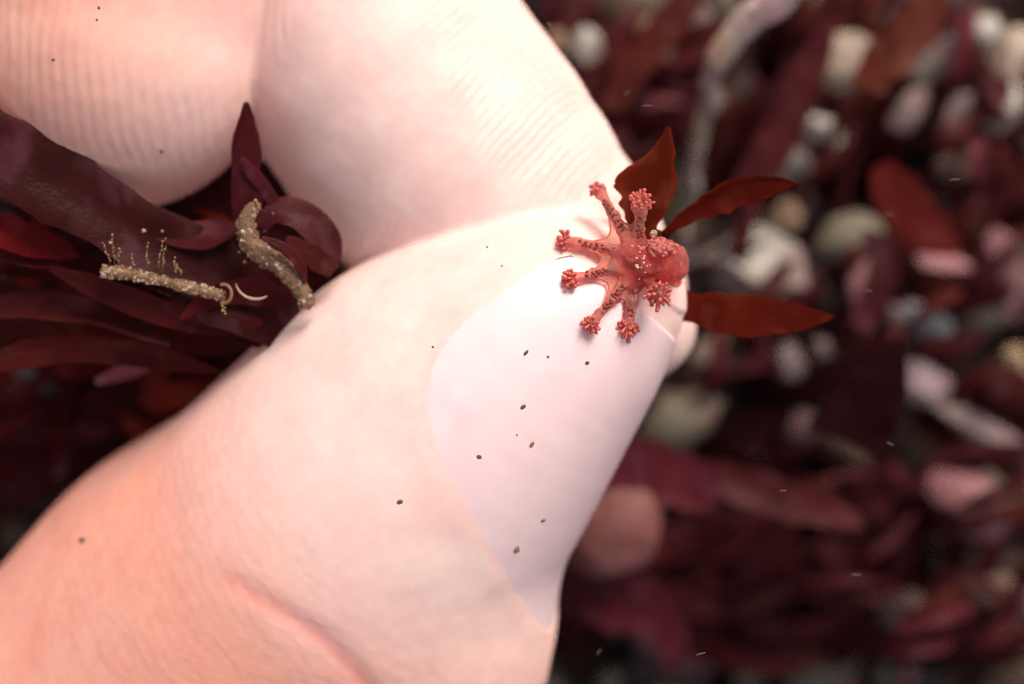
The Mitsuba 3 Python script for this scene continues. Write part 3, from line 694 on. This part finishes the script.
# ------------------------------------------------------------------ seaweed over the seabed
def plant(label, root, blades, colour, seed, z0=-44, z1=-38, ang=60, spread=40, length=(90, 180), width=(11, 24), key='red_seaweed', curve=.25):
    r_ = np.random.default_rng(seed)
    k = thing(key, label=label, category='seaweed')
    for i in range(int(blades * 1.7)):
        a = math.radians(ang + r_.uniform(-spread, spread)); L = r_.uniform(*length); W = r_.uniform(*width)
        x, y = root[0] + r_.normal() * 5, root[1] + r_.normal() * 5
        bend = r_.uniform(-1, 1) * curve * L; zt = r_.uniform(z1 - 2, z1 + 2)
        P = []
        for t in (0, .33, .66, 1):
            px = x + math.cos(a) * L * t - math.sin(a) * bend * math.sin(math.pi * t); py = y - math.sin(a) * L * t - math.cos(a) * bend * math.sin(math.pi * t)
            P.append(at(px, py, z0 + (zt - z0) * min(1, t * 2.2) - (1.5 * t * t)))
        s = pw(1, zt)
        cc = colour if isinstance(colour, str) else colour[r_.integers(len(colour))]
        put_blade(k + '__blade', spine_pts=P, widths=[W * .3 * s, W * .9 * s, W * s, W * .15 * s], colour=cc, seed=seed * 3.1 + i, tilt=r_.uniform(-.7, .7), thick=.25, n=16, mcols=7)
    put(k + '__holdfast', ball(at(root[0], root[1], z0 - .5), 1.3, 2, .3, r_), 'mat_weed', True, color=np.tile(WEED['dark'], (len(ICO[2].vertices), 1)))

for i, (label, root, blades, colour, kw) in enumerate((
    ('dark red seaweed tuft with narrow blades at the top edge beside the index finger', (560, 90), 7, ('maroon', 'dark', 'plum'), dict(ang=70, length=(70, 130))),
    ('maroon seaweed tuft between the yellowish tan pebble and the pale branch', (640, 150), 7, ('maroon', 'plum'), dict(ang=65)),
    ('plum coloured seaweed patch between the index finger and the upper red blade', (600, 150), 6, ('plum', 'pink', 'maroon'), dict(ang=45, width=(13, 22))),
    ('rusty red seaweed tuft at the top edge left of the notched cream pebble', (770, 80), 8, ('brown', 'maroon', 'dark'), dict(ang=60)),
    ('dark seaweed tuft right below the notched cream pebble', (850, 175), 8, ('dark', 'maroon', 'brown'), dict(ang=70)),
    ('orange red seaweed tuft between the notched cream pebble and the long grey one', (880, 130), 8, ('rust', 'brown', 'maroon'), dict(ang=60)),
    ('dark red seaweed tuft around the bright oval pebble at the right edge', (960, 180), 8, ('dark', 'maroon'), dict(ang=55)),
    ('broad red seaweed patch right of the olive cream stone', (890, 245), 8, ('red', 'brown', 'maroon'), dict(ang=20, width=(15, 24))),
    ('dark seaweed tuft behind the middle red blade', (720, 200), 8, ('dark', 'maroon', 'brown'), dict(ang=50)),
    ('dark maroon seaweed tuft round the dull pinkish pebble', (860, 330), 8, ('dark', 'maroon'), dict(ang=50)),
    ('rust edged seaweed tuft at the right edge above the pink pebble', (990, 240), 7, ('maroon', 'brown', 'rust'), dict(ang=70)),
    ('dark seaweed tuft under the lilac pebble', (930, 420), 8, ('dark', 'maroon', 'brown'), dict(ang=10)),
    ('dark seaweed tuft beneath the lower red blade', (750, 390), 9, ('dark', 'maroon'), dict(ang=30)),
    ('very dark seaweed tuft below the olive grey stone', (700, 470), 9, ('dark', 'maroon'), dict(ang=5, width=(11, 22))),
    ('dim red seaweed tuft crossing the lower right with ochre tips', (800, 500), 9, ('maroon', 'dark', 'dark'), dict(ang=-20, width=(10, 22))),
    ('seaweed tuft with painted shade at the bottom centre right', (700, 620), 12, ('dark', 'maroon'), dict(ang=20, width=(15, 28))),  # lower right tufts lean on dark colours in place of cast shade
    ('seaweed tuft with painted shade at the bottom edge below the dim red one', (840, 650), 12, ('dark', 'maroon'), dict(ang=30, width=(15, 28))),
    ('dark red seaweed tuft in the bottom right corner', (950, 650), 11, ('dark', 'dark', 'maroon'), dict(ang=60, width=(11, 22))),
    ('dark seaweed tuft left of the mauve pink stone', (890, 540), 9, ('dark', 'maroon', 'brown'), dict(ang=30)),
    ('dark seaweed tuft along the thumb at the bottom centre', (570, 640), 9, ('dark', 'maroon', 'plum'), dict(ang=60, width=(15, 26))),
    ('dark seaweed tuft under the salmon coloured stone', (640, 560), 8, ('dark', 'maroon'), dict(ang=0, width=(13, 26))),
    ('dark seaweed tuft under the clump at the far left', (40, 440), 10, ('dark', 'maroon'), dict(ang=40, width=(19, 39))),
    ('dark seaweed tuft under the clump next to the thumb', (160, 330), 10, ('dark', 'maroon'), dict(ang=120, width=(19, 39))))):
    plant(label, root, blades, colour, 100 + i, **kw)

rw = np.random.default_rng(64)
for label, (x0, x1, y0, y1), num in (
    ('thin dark seaweed strands laid over the stones at the upper right', (780, 1010, 20, 180), 8), ('thin dark seaweed strands laid over the stones at the right edge', (870, 1020, 220, 420), 15),
    ('thin maroon seaweed strands beside the index finger, top centre', (560, 740, 10, 200), 11), ('thin dark seaweed strands over the stones near the red blades', (700, 880, 200, 400), 10),
    ('thin dark seaweed strands over the mauve pink stone and around it', (820, 1010, 420, 650), 17)):
    k = thing('red_seaweed', label=label, category='seaweed')
    for i in range(num):
        x, y, L, a = rw.uniform(x0, x1), rw.uniform(y0, y1), rw.uniform(40, 110), math.radians(rw.normal(55 if y < 250 else 25, 25)); z = rw.uniform(-33, -29)
        P = [at(x + math.cos(a) * L * t + rw.normal() * 5, y - math.sin(a) * L * t + rw.normal() * 5, z - 6 * abs(t)) for t in (-.5, -.15, .2, .5)]
        put_blade(k + '__blade', spine_pts=P, widths=[.3, rw.uniform(.7, 1.6), rw.uniform(.6, 1.5), .2], colour=['dark', 'maroon', 'dark', 'brown', 'plum'][rw.integers(5)], seed=500 + i + x0, tilt=rw.uniform(-.7, .7), n=14, mcols=7, thick=.25)

# larger single blades that lie uppermost
for spec, label in (
    (dict(spine_pts=pts((-22, -16), (846, 440), (862, 410), (880, 378), (900, 338)), widths=[4.5, 4.2, 3.2, .2], colour='maroon', seed=51, tilt=.2), 'pointed dark red blade rising left of the lilac pebble'),
    (dict(spine_pts=pts((-24, -25), (600, 470), (650, 474), (690, 486), (716, 505)), widths=[4, 4.2, 3.6, 1.5], colour='plum', seed=52, tilt=.1), 'rounded plum blade directly right of the thumb, above the salmon stone'),
    (dict(spine_pts=pts((-28, -30), (545, 580), (610, 590), (660, 620), (672, 672)), widths=[4.6, 4.8, 3.4, .6], colour='plum', seed=53, tilt=-.1), 'wide purple blade beside the thumb below the salmon stone'),
    (dict(spine_pts=pts((-27, -28), (690, 470), (760, 492), (810, 508), (862, 522)), widths=[1.5, 2.6, 2.4, .8], colour='maroon', seed=54, tilt=.3), 'dim brownish red blade right of the rounded plum blade'),
    (dict(spine_pts=pts((-28, -29), (920, 480), (960, 452), (1010, 452), (1050, 440)), widths=[.5, .9, .8, .8], colour='dark', seed=55), 'thin dark blade across the right edge above the mauve pink stone'),
    (dict(spine_pts=pts((-27, -28), (880, 165), (905, 205), (935, 235), (960, 250)), widths=[1.5, 3.4, 3.0, .6], colour='red', seed=56, curl=.1), 'broad clear red blade above the pink coralline pebble'),
    (dict(spine_pts=pts((-27, -28), (868, 90), (890, 55), (915, 30), (930, -10)), widths=[2.2, 3.0, 2.6, 2], colour='rust', seed=57), 'orange red blade between the notched cream pebble and the long grey pebble'),
    (dict(spine_pts=pts((-27, -28), (860, 330), (872, 300), (884, 262), (862, 232)), widths=[1.4, 2.0, 2.0, .5], colour='dark', seed=58), 'dark arched blade over the dull pinkish pebble'),
    (dict(spine_pts=pts((-27, -28), (735, 200), (770, 150), (800, 90), (830, 20)), widths=[1.5, 2.6, 2.4, 1.0], colour='maroon', seed=59), 'long maroon blade passing left of the two pale pebbles, upper right'),
    (dict(spine_pts=pts((-27, -28), (610, 110), (640, 60), (690, 0), (720, -40)), widths=[1.5, 2.2, 2.0, 1.0], colour='brown', seed=60), 'long brownish red blade slanting up past the yellowish tan pebble')):
    put_blade(thing('red_seaweed', label=label, category='seaweed') + '__blade', **spec)

# drifting specks
rp = np.random.default_rng(12)
for px, py, a in ((856, 575, 5), (599, 652, 60), (890, 444, -20), (783, 491, 10), (701, 654, 20), (889, 215, -8), (755, 228, 0), (868, 291, 0), (955, 180, 10), (627, 93, 40), (647, 106, 5), (550, 26, -55)):
    z = rp.uniform(-6, 1); d = np.array([math.cos(math.radians(a)), math.sin(math.radians(a)), .1]); c = at(px, py, z); L = pw(rp.uniform(3, 5.5), z)
    put('drifting_speck', tube([c - d * L, c - d * L * .3 + [0, .03, 0], c + d * L * .4, c + d * L], [.015, .035, .035, .015], 6, 9), 'mat_speck', True,
        label='tiny pale thread-like speck drifting in the water over the seabed', category='speck', group='specks drifting in the water')
